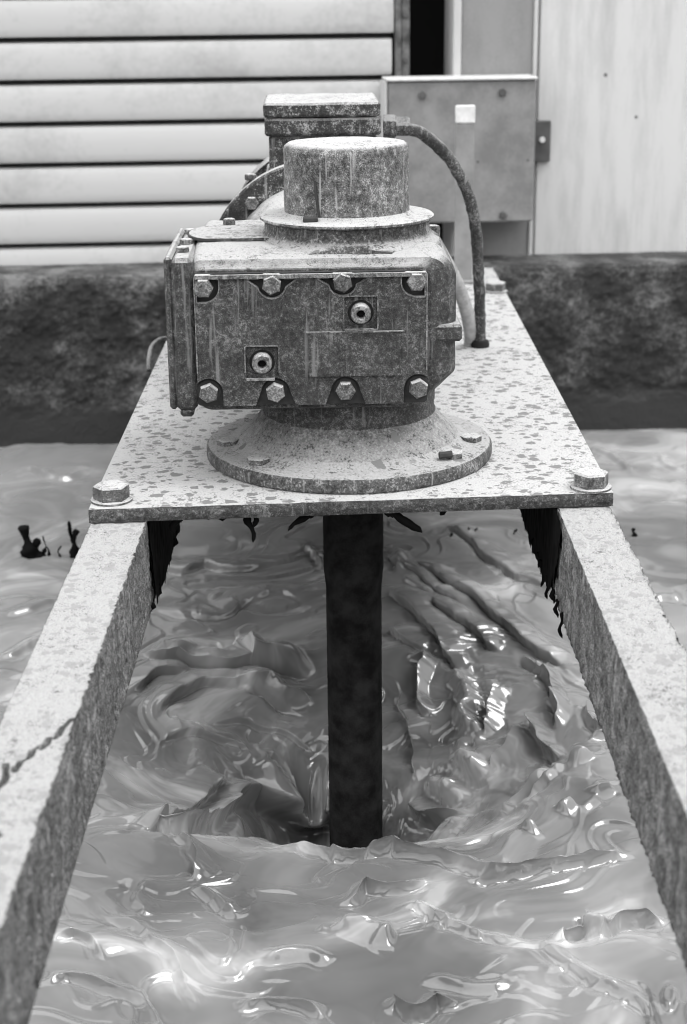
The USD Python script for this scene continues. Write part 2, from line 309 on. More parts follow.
plate_bolt(-.262, .064, 1.0, .2); plate_bolt(.284, .092, 1.0, .15); plate_bolt(.291, 1.33, .95, .1); plate_bolt(-.268, 1.33, .95, .4)
def drip(x, y, z, L, r, lean=0., seed=0, parent=None, mat='sludge', name='dried_drip', ly=0.):
    n = max(6, int(L / .003)); s = np.linspace(0, 1, n)
    P = np.stack([x + lean * s ** 1.3 + .002 * np.sin(s * 7 + seed), y + ly * s + 0 * s, z - L * s + .004], -1)
    R = r * (1 - .55 * s + .35 * np.sin(s * 9 + seed * 1.7) * (1 - s)) * np.clip((1.02 - s) * 8, .25, 1)
    return obj(name, tube(P, R, 8, .5, seed, 160), mat, parent, smooth=True)
for i, (x, L, r, lean) in enumerate([(-.187, .024, .006, -.006), (-.150, .007, .008, 0), (-.135, .006, .010, .004), (-.108, .038, .0042, .006), (-.100, .020, .005, 0), (-.020, .008, .006, 0), (-.038, .026, .0045, -.026),
                                     (-.030, .012, .007, -.010), (.054, .032, .0070, .034), (.050, .014, .007, .006), (.112, .013, .006, 0), (.195, .006, .007, 0), (.03, .006, .006, 0)]):
    drip(x, PF(x) + .010, -PT, L, r, lean, i, t_pl)

def beam(name, x0, x1, label, seed, cracks, inner):
    """A square-edged steel beam caked with dried slurry: one closed skin with real lumps and cracks."""
    zt, zb = -PT - .0005, -.1245
    yn = np.concatenate([np.linspace(-2.06, -1.0, 60), np.linspace(-.995, -.72, 110), np.linspace(-.7185, -.36, 240), np.linspace(-.358, .12, 200), np.linspace(.13, 1.655, 160)])
    W, H = x1 - x0, zt - zb
    s = np.concatenate([np.linspace(0, W, 60)[:-1], W + np.linspace(0, H, 46)[:-1], W + H + np.linspace(0, W, 8)[:-1], 2 * W + H + np.linspace(0, H, 30)[:-1]])
    S, Yg = np.meshgrid(s, yn)
    px = np.where(S < W, x0 + S, np.where(S < W + H, x1, np.where(S < 2 * W + H, x1 - (S - W - H), x0)))
    pz = np.where(S < W, zt, np.where(S < W + H, zt - (S - W), np.where(S < 2 * W + H, zb, zb + (S - 2 * W - H))))
    nx = np.where(S < W, 0, np.where(S < W + H, 1., np.where(S < 2 * W + H, 0, -1.))); nz = np.where(S < W, 1., np.where(S < W + H, 0, np.where(S < 2 * W + H, -1., 0)))
    P = np.stack([px, Yg, pz], -1); side = np.abs(nx)
    d = (meshkit.fbm(P * [45, 45, 45], 2, seed) - .5) * .0016 + (meshkit.fbm(P * [260, 230, 200], 3, seed + 3) - .5) * .0036
    d = d + side * (meshkit.fbm(P * [0, 230, 45], 3, seed + 8) - .5) * .0036
    pit = meshkit.fbm(P * [60, 150, 28], 3, seed + 21)
    d = d - side * np.clip(pit - .66, 0, 1) * .04
    keep = (Yg < PF(px) - .004) | (nz <= 0); d = np.where(keep, d, np.minimum(d, 0) - .0005)
    d = d - np.where(nz > 0, .0012, 0)
    for c in cracks:
        C = spline(c, 14); dist, _ = cKDTree(C).query(P.reshape(-1, 3)); dist = dist.reshape(S.shape)
        d = d - .011 * np.exp(-(dist / .0016) ** 2) * (.4 + 1.2 * meshkit.noise(P * 140, 5))
    P = P + np.stack([nx * d, 0 * d, nz * d], -1)
    a, b = P.shape[:2]; i, j = np.meshgrid(np.arange(a - 1), np.arange(b), indexing='ij'); j2 = (j + 1) % b
    q = np.stack([i * b + j, i * b + j2, (i + 1) * b + j2, (i + 1) * b + j], -1).reshape(-1, 4)
    V = P.reshape(-1, 3); e = len(V); V = np.vstack([V, P[0].mean(0)[None], P[-1].mean(0)[None]]); k = np.arange(b)
    F = np.vstack([q[:, [0, 1, 2]], q[:, [0, 2, 3]], np.stack([np.full(b, e), (k + 1) % b, k], 1), np.stack([np.full(b, e + 1), e - b + k, e - b + (k + 1) % b], 1)])
    m = trimesh.Trimesh(V, F, process=False)
    if m.volume < 0: m.invert()
    t = thing(name, label, 'beam', ((x0 + x1) / 2, 0, zb)); obj('caked_bar', m, 'beam', t, smooth=True)
    return t
zc = -.015
tl = beam('steel_beam', -.2815, -.2205, 'long steel beam caked in dried slurry with cracked top, left of the vortex', 31,
          [[(-.254, -.560, zc), (-.251, -.545, zc), (-.246, -.538, zc), (-.245, -.524, zc), (-.238, -.520, zc), (-.236, -.505, zc), (-.231, -.502, zc), (-.229, -.486, zc), (-.224, -.470, zc)],
           [(-.263, -.60, zc), (-.258, -.575, zc), (-.262, -.55, zc)],
            [(-.26, -.66, zc), (-.25, -.655, zc), (-.245, -.66, zc)],
           [(-.2205, -.69, -.03), (-.2205, -.70, -.07)], [(-.2205, -.655, -.04), (-.2205, -.665, -.075)], [(-.2205, -.60, -.05), (-.2205, -.61, -.075)],
           [(-.2205, -.655, -.085), (-.2205, -.675, -.10), (-.2205, -.69, -.124)], [(-.2205, -.735, -.05), (-.2205, -.745, -.09)]], 1)
tr = beam('steel_beam', .2430, .3025, 'long steel beam caked in dried slurry, right of the vortex', 57,
          [[(.243, -.40, -.06), (.243, -.41, -.085)], [(.243, -.50, -.05), (.243, -.51, -.085)], [(.243, -.30, -.07), (.243, -.305, -.095)]], -1)
def shade_curtain(parent, xf, sgn, ys, zbot, seed, rag_):
    """Black sheet painting the plate's shade on a beam's side, with ragged sludge foot."""
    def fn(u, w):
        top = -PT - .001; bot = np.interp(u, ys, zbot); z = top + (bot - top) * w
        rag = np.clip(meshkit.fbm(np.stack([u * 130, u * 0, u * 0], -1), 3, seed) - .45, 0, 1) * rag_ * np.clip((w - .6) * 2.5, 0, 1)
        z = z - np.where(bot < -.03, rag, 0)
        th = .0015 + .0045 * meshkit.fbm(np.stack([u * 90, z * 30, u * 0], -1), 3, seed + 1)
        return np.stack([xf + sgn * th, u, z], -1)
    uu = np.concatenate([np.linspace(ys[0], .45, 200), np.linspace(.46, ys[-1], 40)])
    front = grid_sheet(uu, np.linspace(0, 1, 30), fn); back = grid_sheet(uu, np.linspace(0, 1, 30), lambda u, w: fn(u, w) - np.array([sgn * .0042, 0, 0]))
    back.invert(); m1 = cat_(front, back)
    obj('sludge_curtain', m1, 'sludge', parent, smooth=True, label='black sheet painting in the shade below the plate, with ragged sludge foot')  # shade under the plate, put in as black colour over the beam face
shade_curtain(tl, -.2205, 1, [.036, .044, .052, .062, .4, 1.2], [-.016, -.07, -.10, -.126, -.126, -.126], 4, .02)
shade_curtain(tr, .2430, -1, [.018, .026, .036, .060, .10, .2, .4, 1.2], [-.016, -.05, -.075, -.10, -.126, -.130, -.128, -.126], 6, .030)
for i, (y, L, r) in enumerate([(.30, .022, .005), (.27, .014, .004), (.10, .016, .004), (.04, .010, .003)]): drip(-.2190, y, -.120, L, r, 0, 40 + i, tl)
for i, (y, L, r) in enumerate([(.16, .034, .0030), (.19, .020, .0035), (.11, .030, .0035), (-.01, .030, .0028), (.03, .022, .0030), (.06, .016, .004), (.24, .016, .004)]): drip(.2408, y, -.1175, L, r, 0, 60 + i, tr)

# ---------------------------------------------------------------- mixer shaft
GX, GY = .008, .25
t = thing('mixer_shaft', 'dark vertical mixer shaft going down into the mud vortex', 'shaft', (.012, GY, -.80))
sh = lathe([(0, -.80), (.0355, -.80), (.0355, -.175), (.0368, -.165), (.0380, -.150), (.0380, -.0168), (0, -.0168)], 72, (.012, GY, 0))
obj('tube', crust(sh, .012, .0006, 90, 2), 'shaft', t, smooth=40)
obj('sludge_collar', crust(lathe([(0, -.052), (.0365, -.052), (.041, -.040), (.043, -.026), (.048, -.0185), (0, -.0185)], 60, (.012, GY, 0)), .006, .004, 80, 5), 'sludge', t, smooth=40, label='black sludge ring under the plate')

# ---------------------------------------------------------------- gearbox
G = thing('gearbox', 'bolted cast gearbox with round cap, caked in splatter, on the plate', 'gearbox', (GX, GY, 0), 1.2)
bf = obj('base_flange', crust(lathe([(0, .0005), (.1745, .0005), (.1760, .003), (.1760, .0135), (.1735, .0170), (.150, .0190), (.141, .0212), (.134, .0265), (.116, .0440), (.106, .0570), (0, .0570)], 160, (GX, GY, 0)), .014, .0006, 70, 3), 'flange', G, smooth=35)
for a, s in ((-137, 1.05), (-37, 1.0), (-8, 1.), (53, 1.), (98, 1.), (143, 1.), (188, 1.), (-87, 0)):
    if not s: continue
    a = math.radians(a); x, y = GX + .150 * math.cos(a), GY + .150 * math.sin(a)
    obj('bolt', hexhead(.0135 * s, .0070, (x, y, .0185), turn=a), 'bolt', bf)
obj('dropped_pin', tube([(GX + .103, GY - .107, .025), (GX + .118, GY - .104, .0255)], .0042, 8, .3, 1), 'recess', bf)
obj('neck', lathe([(.094, .03), (.1070, .0315), (.1062, .058), (.1045, .061), (.1045, .068), (.1055, .071), (.1055, .098), (.094, .098)], 120, (GX, GY, 0)), 'casting', G, smooth=35)
# housing: cross-sections (x, z) lofted along y
def outline(top, lft, rgt, bot, rc, n=9):
    pts = []
    def arc(cx, cz, r, a0, a1, n=n):
        for a in np.radians(np.linspace(a0, a1, n)): pts.append((cx + r * math.cos(a), cz + r * math.sin(a)))
    arc(rgt - .030 * rc, top - .030 * rc, .030 * rc, 0, 90); arc(lft + .012, top - .012, .012, 90, 180)
    arc(lft + .022, bot + .022, .022, 180, 270); arc(rgt - .050, bot + .022, .022, 270, 318, 5); arc(rgt - .010, bot + .044, .010, 318, 360, 5)
    return pts
secs = [(.1245, .2495, -.1690, .0990, .0915, .5), (.1255, .2510, -.1700, .1010, .0905, .5), (.1300, .2550, -.1712, .1090, .0885, .7), (.1350, .2600, -.1715, .1200, .0870, .9), (.1480, .2645, -.1715, .1290, .0868, 1.1),
        (.20, .2690, -.1715, .1305, .0868, 1.25), (.33, .2715, -.1715, .1305, .0868, 1.25), (.38, .2700, -.1700, .1290, .089, 1.25), (.405, .2550, -.1600, .1150, .10, 1.1)]
rows = [np.array([(x, s[0], z) for x, z in outline(s[1], s[2], s[3], s[4], s[5])]) for s in secs]
n = len(rows[0]); V = np.vstack(rows); F = []
for r in range(len(rows) - 1):
    for j in range(n):
        a, b, c, d = r * n + j, r * n + (j + 1) % n, (r + 1) * n + (j + 1) % n, (r + 1) * n + j; F += [(a, b, c), (a, c, d)]
for r, fl in ((0, 1), (len(rows) - 1, 0)):
    e = len(V); V = np.vstack([V, rows[r].mean(0)[None]])
    for j in range(n):
        a, b = r * n + j, r * n + (j + 1) % n; F.append((e, b, a) if fl else (e, a, b))
hm = trimesh.Trimesh(V, F, process=False)
if hm.volume < 0: hm.invert()
hs = obj('housing', crust(hm, .012, .0012, 45, 8), 'casting', G, smooth=40)
obj('side_lug', cbox(.1015, .1350, .128, .30, .164, .1835, .003), 'casting', hs)
# oval inspection pad on the roof of the housing
pad = Polygon([(-.150 + .03 * math.cos(a), .262 + .055 * math.sin(a)) if math.cos(a) < 0 else (-.085 + .03 * math.cos(a), .262 + .055 * math.sin(a)) for a in np.linspace(0, 2 * np.pi, 60, endpoint=False)])
m = trimesh.creation.extrude_polygon(pad, .0030, engine='earcut'); m.apply_translation((0, 0, .2700)); obj('roof_pad', m, 'flange', hs)
obj('pad_groove', (lambda q: (q.apply_translation((0, 0, .2700)), q)[1])(trimesh.creation.extrude_polygon(pad.buffer(.0018).difference(pad).difference(sbox(-.145, -1, 1, .27)), .0027, engine='earcut')), 'recess', hs)
nf = trimesh.boolean.intersection([lathe([(0, .240), (.1320, .240), (.1285, .2510), (.121, .2600), (.110, .2665), (.1015, .2720), (.0980, .2780), (.0975, .2890), (0, .2890)], 120, (GX, GY, 0)), cbox(-.165, .117, .143, .45, .2, .32, .004)], engine='manifold')
obj('neck_fillet', nf, 'flange', hs, smooth=45)
obj('shoulder_bolt', hexhead(.0105, .016, (.1125, .300, .2555)), 'bolt', hs); obj('shoulder_bolt', hexhead(.0075, .008, (-.135, .325, .272)), 'bolt', hs)
# left side flange: two plates bolted on the end
sf = obj('end_cover', crust(cbox(-.1915, -.1676, .1130, .350, .0910, .2655, .005), .012, .0010, 60, 12), 'casting', G, smooth=40)
obj('joint_plate', cbox(-.1995, -.1905, .1165, .346, .0925, .2665, .003), 'casting', sf)
for y in (.16, .22, .30): obj('bolt', hexhead(.0085, .007, (-.1945, y, .250), 'x') if 0 else hexhead(.0075, .006, (-.181, y, .2655)), 'bolt', sf)
obj('foot_lug', cbox(-.188, -.1725, .116, .150, .0835, .0925, .003), 'casting', sf)
# front cover with scalloped bolt pockets
cx0, cx1, cz0, cz1 = -.1670, .0940, .0965, .2470
plate = sbox(cx0 + .004, cz0 + .004, cx1 - .004, cz1 - .004).buffer(.004)
tops = [(-.1560, .2325), (-.0800, .2350), (-.0010, .2365), (.0815, .2360)]; bots = [(-.1545, .1125), (-.0785, .1120), (.0010, .1125), (.0840, .1140)]
pk = []
for k, (x, z) in enumerate(tops):
    if k in (0, 3): e = 1 if k == 0 else -1; pk.append(unary_union([Point(x, z).buffer(.0165, 24), sbox(x - .0165, z, x + .0165, cz1 - .006), sbox(min(x, x - e * .012), z - .0165, max(x, x - e * .012), cz1 - .006)]).intersection(sbox(cx0 + .0035, 0, cx1 - .0035, 1)))
    else: pk.append(unary_union([Point(x, z).buffer(.0150, 24), Polygon([(x - .0150, z - .003), (x + .0150, z - .003), (x + .0270, cz1 - .006), (x - .0270, cz1 - .006)])]))
for k, (x, z) in enumerate(bots):
    if k in (0, 3): pk.append(unary_union([Point(x, z).buffer(.0165, 24), sbox(x - .0165, cz0 - .01, x + .0165, z)]))
    else: pk.append(unary_union([Point(x, z).buffer(.0165, 24), Polygon([(x - .0160, z + .003), (x + .0160, z + .003), (x + .0265, cz0 - .01), (x - .0265, cz0 - .01)])]))
pockets = unary_union(pk).buffer(.002).buffer(-.002)
plugs = [(.0190, .2015), (-.0930, .1465)]
sq = [sbox(x - .0165, z - .0165, x + .0165, z + .0165).buffer(.002) for x, z in plugs]
face = plate.difference(pockets).difference(unary_union(sq))
fc = obj('front_cover', extr(face, .1125, .1185), 'casting', G, smooth=25)
obj('back_plate', extr(plate.buffer(.0005), .1186, .1250), 'recess', fc, smooth=25)
obj('worn_edge', extr(face.difference(face.buffer(-.0014)).intersection(sbox(-1, .135, 1, 1)), .1118, .1124), 'worn', fc, smooth=False, label='pale worn edges round the cover and its bolt pockets')
top = sbox(cx0 + .002, cz1 - .0045, cx1 - .002, cz1); obj('top_lip', extr(top, .1085, .1186), 'worn', fc, label='pale lip along the cover top')
lab = sbox(-.0405, .1300, .0640, .1800)
obj('name_plate', extr(lab, .1100, .1126), 'casting', fc); 
obj('name_plate_edge', extr(sbox(-.043, .1800, .067, .1812), .1096, .1126), 'worn', fc)
for i, (x, z) in enumerate(tops + bots):
    b = obj('cover_bolt', crust(hexhead(.0113, .0105, (x, .1165, z), '-y', turn=.35 * i, dome=.2), .005, .0005, 150, i), 'bolt', fc)
    obj('washer', lathe([(0, 0), (.0135, 0), (.0135, .0016), (0, .0016)], 32, (x, .1186, z), '-y'), 'recess', b)
for i, (x, z) in enumerate(plugs):
    b = obj('plug', lathe([(.0048, .0015), (.0048, .0150), (.0062, .0162), (.0095, .0160), (.0110, .0142), (.0114, .010), (.0114, .0015)], 40, (x, .1186, z), '-y'), 'worn', fc, smooth=40)
    obj('socket', lathe([(0, 0), (.0048, 0), (.0048, .006), (0, .006)], 6, (x, .1186, z), '-y'), 'black', b)
    obj('plug_seat', extr(sq[i].difference(Point(x, z).buffer(.0145)), .1150, .1186), 'casting', b)
    obj('seat_edge', extr(sbox(x - .018, z - .0200, x + .014, z - .0175), .1085, .1126), 'worn', b)
# cap on top
cp = obj('collar', lathe([(0, .2885), (.1005, .2885), (.1030, .2902), (.1030, .2925), (.1010, .2942), (.080, .2955), (.076, .2985), (0, .2985)], 140, (GX, GY, 0)), 'cap', G, smooth=40)
capm = crust(lathe([(0, .2960), (.0742, .2960), (.0738, .3020), (.0735, .3690), (.0722, .3742), (.0680, .3770), (.05, .3778), (0, .3782)], 120, (GX, GY, 0)), .010, .0009, 60, 15)
cc = obj('cap', capm, 'cap', G, smooth=40)
a0 = math.radians(-119)
ph = lambda a, r, z: (GX + r * math.cos(a), GY + r * math.sin(a), z)
obj('seam', tube([ph(a0 - .030, .0738, .340), ph(a0, .0745, .320), ph(a0 + .045, .0748, .2995)], .0016, 8), 'recess', cc)
obj('tab', cbox(GX - .052, GX - .035, GY - .0785, GY - .064, .2950, .3000, .001), 'recess', cc)

# ---------------------------------------------------------------- motor behind the gearbox
MX, MZ = -.03, .176
E_ = thing('electric_motor', 'dark electric motor with square terminal box behind the gearbox', 'motor', (MX, .5, .01), 1.2)
fl = obj('end_flange', lathe([(0, -.030), (.1505, -.030), (.1525, -.027), (.1525, -.002), (.1500, 0), (0, 0)], 120, (MX, .515, MZ), '-y'), 'motor', E_, smooth=35)
for a in np.radians([132, 48, 164, 16, 205, -25]):
    obj('bolt', hexhead(.0095, .009, (MX + .132 * math.cos(a), .515, MZ + .132 * math.sin(a)), '-y'), 'bolt', fl)
for a in np.radians([126, 54]): obj('nut', hexhead(.008, .008, (MX + .153 * math.cos(a), .545, MZ + .155 * math.sin(a)), 'z'), 'bolt', fl)
obj('adaptor', lathe([(0, 0), (.10, 0), (.115, -.02), (.125, -.125), (0, -.125)], 80, (MX, .4085, MZ), '-y'), 'motor', E_)
fins = []
bd = lathe([(0, 0), (.120, 0), (.120, -.36), (.112, -.375), (0, -.375)], 80, (MX, .545, MZ), '-y')
bp = obj('body', bd, 'motor', E_)
for k in range(30):
    a = k * 2 * np.pi / 30 + .05
    if 60 < math.degrees(a) < 120: continue
    f = cbox(.118, .134, .56, .87, -.002, .002, .0008); f.apply_transform(trimesh.transformations.rotation_matrix(-a, [0, 1, 0])); f.apply_translation((MX, 0, MZ)); obj('fin', f, 'motor', bp)
obj('fan_cowl', lathe([(0, -.375), (.130, -.375), (.134, -.37), (.134, -.46), (.125, -.475), (0, -.475)], 80, (MX, .54, MZ), '-y'), 'motor', E_)
tb = obj('terminal_box', crust(cbox(-.0960, .0560, .632, .82, .296, .3525, .004), .014, .0012, 60, 20), 'motor', E_, smooth=40)
obj('box_rim', crust(cbox(-.1015, .0610, .624, .828, .3520, .3755, .003), .012, .0014, 60, 21), 'motor', tb, smooth=40)
obj('box_lid', crust(cbox(-.1025, .0605, .622, .830, .3775, .3965, .003), .010, .0016, 60, 22), 'motor', tb, smooth=40)
# ---------------------------------------------------------------- conduit, hose, post, hook
t = thing('flexible_conduit', 'crusted flexible conduit arching from the terminal box down to the plate', 'conduit', (.2215, .851, 0))
pth = spline([(.072, .66, .360), (.0786, .66, .360), (.1015, .68, .3545), (.124, .70, .3435), (.162, .73, .306), (.192, .76, .251), (.2065, .79, .1946), (.215, .82, .1124), (.2200, .843, .04), (.2212, .851, .004)], 14)
obj('hose', tube(pth, .0086, 14, .22, 5, 110), 'conduit', t, smooth=True)
gl = obj('gland', hexhead(.0165, .018, (.0625, .66, .3605), 'x'), 'conduit', t); obj('gland_nut', hexhead(.0150, .020, (.0800, .66, .3605), 'x', turn=.4), 'conduit', gl)
obj('grommet', lathe([(0, 0), (.0145, 0), (.0150, .004), (.0135, .010), (.0088, .0125), (0, .0125)], 32, (.2212, .851, .0002)), 'black', t, label='black rubber grommet in the plate')
t = thing('pale_hose', 'pale ribbed hose slanting down behind the gearbox to the plate', 'hose', (.2115, .86, 0))
ps = spline([(.118, .705, .205), (.136, .735, .190), (.157, .765, .155), (.182, .80, .105), (.199, .83, .055), (.2085, .860, .007)], 26)
obj('tube', tube(ps, .0105 + .0006 * np.sin(np.arange(len(ps)) * 1.9), 14), 'hose', t, smooth=True)
obj('end_ferrule', lathe([(0, 0), (.0120, 0), (.0125, .010), (.0110, .014), (0, .014)], 24, (.2085, .862, .0002)), 'hose', t)
t = thing('upright_bar', 'grey flat bar standing on the rear of the plate with a white painted tip', 'metal bar', (.242, 1.43, 0))
obj('bar', cbox(.2195, .2550, 1.426, 1.436, .0005, .302, .0015), 'post', t)
obj('painted_tip', crust(cbox(.2188, .2557, 1.4252, 1.4368, .3022, .335, .002), .008, .0012, 90, 30), 'whitepaint', t, label='white painted tip')
obj('foot', cbox(.213, .262, 1.415, 1.450, .0002, .006, .002), 'post', t)
t = thing('wire_hook', 'thin bent wire hook beside the left end of the gearbox', 'hook', (-.285, .86, 0))
obj('wire', tube(spline([(-.262, .87, .0055), (-.278, .872, .014), (-.290, .855, .017), (-.299, .82, .014), (-.301, .79, .002), (-.301, .775, -.016)], 8), .0034, 10), 'conduit', t, smooth=True)

# ---------------------------------------------------------------- mud with the vortex
SX, SY = .012, .25
def funnel(x, y):
    """Mud level: a crater round the shaft, sharp-lipped in front and to the right, easing out behind."""
    dx, dy = x - SX, y - SY; r = np.hypot(dx, dy); th = np.arctan2(dy, dx)
    back = .5 + .5 * np.sin(th - .25)                         # 1 behind the shaft, 0 in front
    r0 = .262 + .045 * np.exp((np.cos(th + 2.55) - 1) / .125) + .02 * back; w = .014 + .060 * back ** 1.5
    k = .80 - .28 * back
    g1 = k * w * np.logaddexp(0, (r0 - r) / w); g1 = .21 * np.tanh(g1 / .21)
    return MUD - .032 * np.exp(-(r / .36) ** 2) - g1 - .10 * np.exp(-(r / .075) ** 2) - .12 * np.exp(-(((dx + .080) / .045) ** 2 + ((dy - .01) / .07) ** 2))
CURVES = [
('r',9,9,'-0.092,-0.027 -0.055,-0.009 -0.020,-0.034 0.014,-0.045 0.055,-0.039 0.071,-0.054 0.104,-0.069 0.131,-0.088 0.157,-0.108 0.175,-0.118'),
('r',8,8,'0.123,-0.119 0.157,-0.108 0.203,-0.093 0.249,-0.082 0.284,-0.071 0.328,-0.061'),
('s',14,12,'-0.243,0.004 -0.228,0.029 -0.221,0.100 -0.203,0.191 -0.187,0.238 -0.175,0.261'),
('r',14,10,'-0.266,0.007 -0.234,0.026 -0.205,0.030 -0.186,0.135 -0.165,0.228 -0.150,0.271 -0.134,0.289 -0.122,0.300'),
('r',9,8,'-0.202,-0.007 -0.179,-0.028 -0.167,-0.059 -0.163,-0.092 -0.169,-0.120'),
('r',7,8,'-0.168,-0.125 -0.147,-0.144 -0.128,-0.165 -0.111,-0.186'),
('r',8,8,'-0.018,-0.164 0.002,-0.155 0.010,-0.131 0.020,-0.124 0.029,-0.129 0.046,-0.132 0.074,-0.126 0.098,-0.118'),
('r',5,9,'0.044,-0.182 0.072,-0.177 0.097,-0.194 0.114,-0.211 0.146,-0.230 0.172,-0.244 0.204,-0.260'),
('h',9,16,'-0.014,-0.215 0.009,-0.226 0.033,-0.232 0.052,-0.233'),
('r',9,7,'0.035,-0.372 0.045,-0.351 0.063,-0.365 0.074,-0.352 0.081,-0.345 0.093,-0.352 0.104,-0.349'),
('r',10,8,'0.255,-0.245 0.259,-0.231 0.279,-0.202 0.310,-0.194 0.337,-0.209'),
('r',9,8,'0.228,-0.263 0.213,-0.244 0.218,-0.229 0.238,-0.224 0.251,-0.228 0.254,-0.242'),
('r',8,7,'0.253,-0.187 0.254,-0.211 0.256,-0.234'),
('r',5,10,'0.190,-0.234 0.204,-0.262 0.221,-0.291 0.244,-0.318 0.276,-0.344 0.304,-0.373'),
('r',5,9,'-0.264,-0.185 -0.238,-0.191 -0.218,-0.200 -0.197,-0.232 -0.182,-0.245 -0.168,-0.271 -0.149,-0.325 -0.134,-0.342'),
('r',6,8,'-0.302,-0.315 -0.276,-0.298 -0.234,-0.316 -0.192,-0.341'),
('s',10,14,'-0.306,-0.235 -0.284,-0.216 -0.257,-0.235 -0.242,-0.272'),
('r',7,8,'-0.114,-0.350 -0.084,-0.343 -0.047,-0.348 -0.018,-0.368'),
('r',4,9,'-0.099,-0.273 -0.049,-0.265 -0.009,-0.278'),
('r',4,9,'0.070,-0.303 0.128,-0.322 0.187,-0.315'),
('r',4,12,'-0.218,-0.112 -0.223,-0.156 -0.209,-0.187'),
('s',24,16,'-0.311,0.534 -0.282,0.525 -0.245,0.529 -0.208,0.526 -0.174,0.530 -0.144,0.549 -0.105,0.543 -0.067,0.525 -0.038,0.519'),
('s',14,14,'-0.308,0.405 -0.295,0.459 -0.277,0.484 -0.253,0.493 -0.227,0.492'),
('s',15,13,'-0.267,0.348 -0.261,0.389 -0.244,0.436 -0.222,0.464 -0.197,0.479 -0.151,0.481 -0.114,0.469 -0.073,0.451 -0.037,0.433'),
('s',14,14,'-0.326,0.896 -0.292,0.861 -0.269,0.851 -0.237,0.879 -0.183,0.859 -0.114,0.896'),
('s',9,14,'-0.324,0.700 -0.282,0.682 -0.242,0.665 -0.194,0.675 -0.168,0.720 -0.125,0.755 -0.080,0.747 -0.036,0.714'),
('s',8,9,'-0.203,0.360 -0.157,0.401 -0.108,0.405 -0.065,0.393 -0.037,0.378'),
('s',9,9,'-0.263,0.282 -0.222,0.337 -0.175,0.350 -0.127,0.359'),
('s',10,9,'0.073,0.487 0.095,0.429 0.104,0.376 0.099,0.334'),
('s',9,9,'0.242,0.358 0.222,0.302 0.199,0.265'),
('s',42,17,'-0.146,0.314 -0.117,0.315 -0.093,0.325 -0.063,0.332 -0.031,0.334 -0.002,0.338'),
('r',12,9,'0.087,0.316 0.107,0.287 0.131,0.245 0.161,0.211'),
('r',10,10,'-0.160,0.467 -0.118,0.483 -0.081,0.467 -0.045,0.472'),
('r',12,9,'-0.159,0.573 -0.125,0.552 -0.090,0.544 -0.041,0.527'),
('s',14,10,'0.109,0.893 0.141,0.859 0.188,0.777 0.225,0.698 0.245,0.636 0.265,0.585 0.282,0.546 0.308,0.492 0.321,0.439'),
('s',12,9,'0.137,0.735 0.157,0.697 0.191,0.637 0.220,0.568 0.236,0.547'),
('s',8,8,'0.092,0.812 0.116,0.790 0.141,0.751'),
('r',8,8,'0.259,0.529 0.283,0.474 0.297,0.405 0.301,0.330'),
('s',16,12,'0.066,0.771 0.097,0.731 0.130,0.657 0.145,0.605 0.158,0.559 0.172,0.501'),
('s',9,8,'0.071,0.934 0.098,0.884 0.126,0.837 0.162,0.750 0.198,0.693'),
('s',12,10,'0.070,0.641 0.099,0.595 0.125,0.560'),
('r',10,8,'0.078,0.548 0.124,0.548 0.115,0.492 0.113,0.454 0.135,0.420'),
('h',14,12,'0.152,0.518 0.165,0.485 0.179,0.437 0.170,0.411 0.185,0.374 0.200,0.354'),
('r',12,8,'0.226,0.438 0.219,0.407 0.209,0.375 0.190,0.350'),
('h',14,10,'0.158,0.351 0.170,0.315 0.178,0.287 0.206,0.270'),
('h',12,9,'0.116,0.340 0.128,0.310 0.147,0.280 0.165,0.256'),
('r',10,8,'0.272,0.357 0.261,0.338 0.265,0.297 0.271,0.261 0.276,0.222 0.280,0.193'),
('r',8,8,'0.271,0.376 0.291,0.373 0.304,0.343 0.293,0.314 0.279,0.307'),
('h',10,12,'0.291,0.176 0.301,0.155'),
('r',6,6,'0.270,0.193 0.239,0.159 0.212,0.139 0.173,0.062'),
('r',6,6,'0.279,0.175 0.254,0.147 0.228,0.123'),
('r',6,8,'0.351,0.355 0.331,0.315 0.337,0.266 0.354,0.246'),
('r',7,9,'0.320,0.236 0.346,0.239 0.363,0.222'),
('h',8,10,'0.207,-0.012 0.219,-0.006'),
('h',8,10,'0.253,0.035 0.273,0.050'),
('r',7,10,'0.294,0.069 0.308,0.080 0.322,0.092'),
('s',10,12,'0.174,1.073 0.221,0.990 0.247,0.887 0.290,0.815 0.341,0.746'),
('r',7,9,'-0.076,0.959 -0.041,0.918 -0.032,0.852'),
('r',7,9,'0.072,0.969 0.096,0.918 0.102,0.870 0.084,0.826'),
('r',5,10,'0.521,1.587 0.551,1.510 0.569,1.437 0.581,1.333'),
('r',5,10,'0.650,1.543 0.660,1.433 0.686,1.397'),
('r',5,9,'0.459,0.655 0.498,0.694 0.536,0.671'),
('r',5,12,'-0.682,1.382 -0.634,1.449 -0.562,1.377 -0.512,1.444'),
('r',5,12,'-0.533,0.642 -0.494,0.682 -0.454,0.724'),
('r',5,12,'-0.503,0.490 -0.481,0.527 -0.446,0.583')
]
xs = np.concatenate([np.linspace(-2.545, -.85, 40)[:-1], np.linspace(-.85, -.36, 110)[:-1], np.linspace(-.36, .36, 460)[:-1], np.linspace(.36, .85, 110)[:-1], np.linspace(.85, 2.545, 40)])
ys = np.concatenate([np.linspace(-1.945, -1.3, 60)[:-1], np.linspace(-1.3, -.5, 160)[:-1], np.linspace(-.5, .62, 680)[:-1], np.linspace(.62, 1.85, 260)])
X, Y = np.meshgrid(xs, ys, indexing='ij')
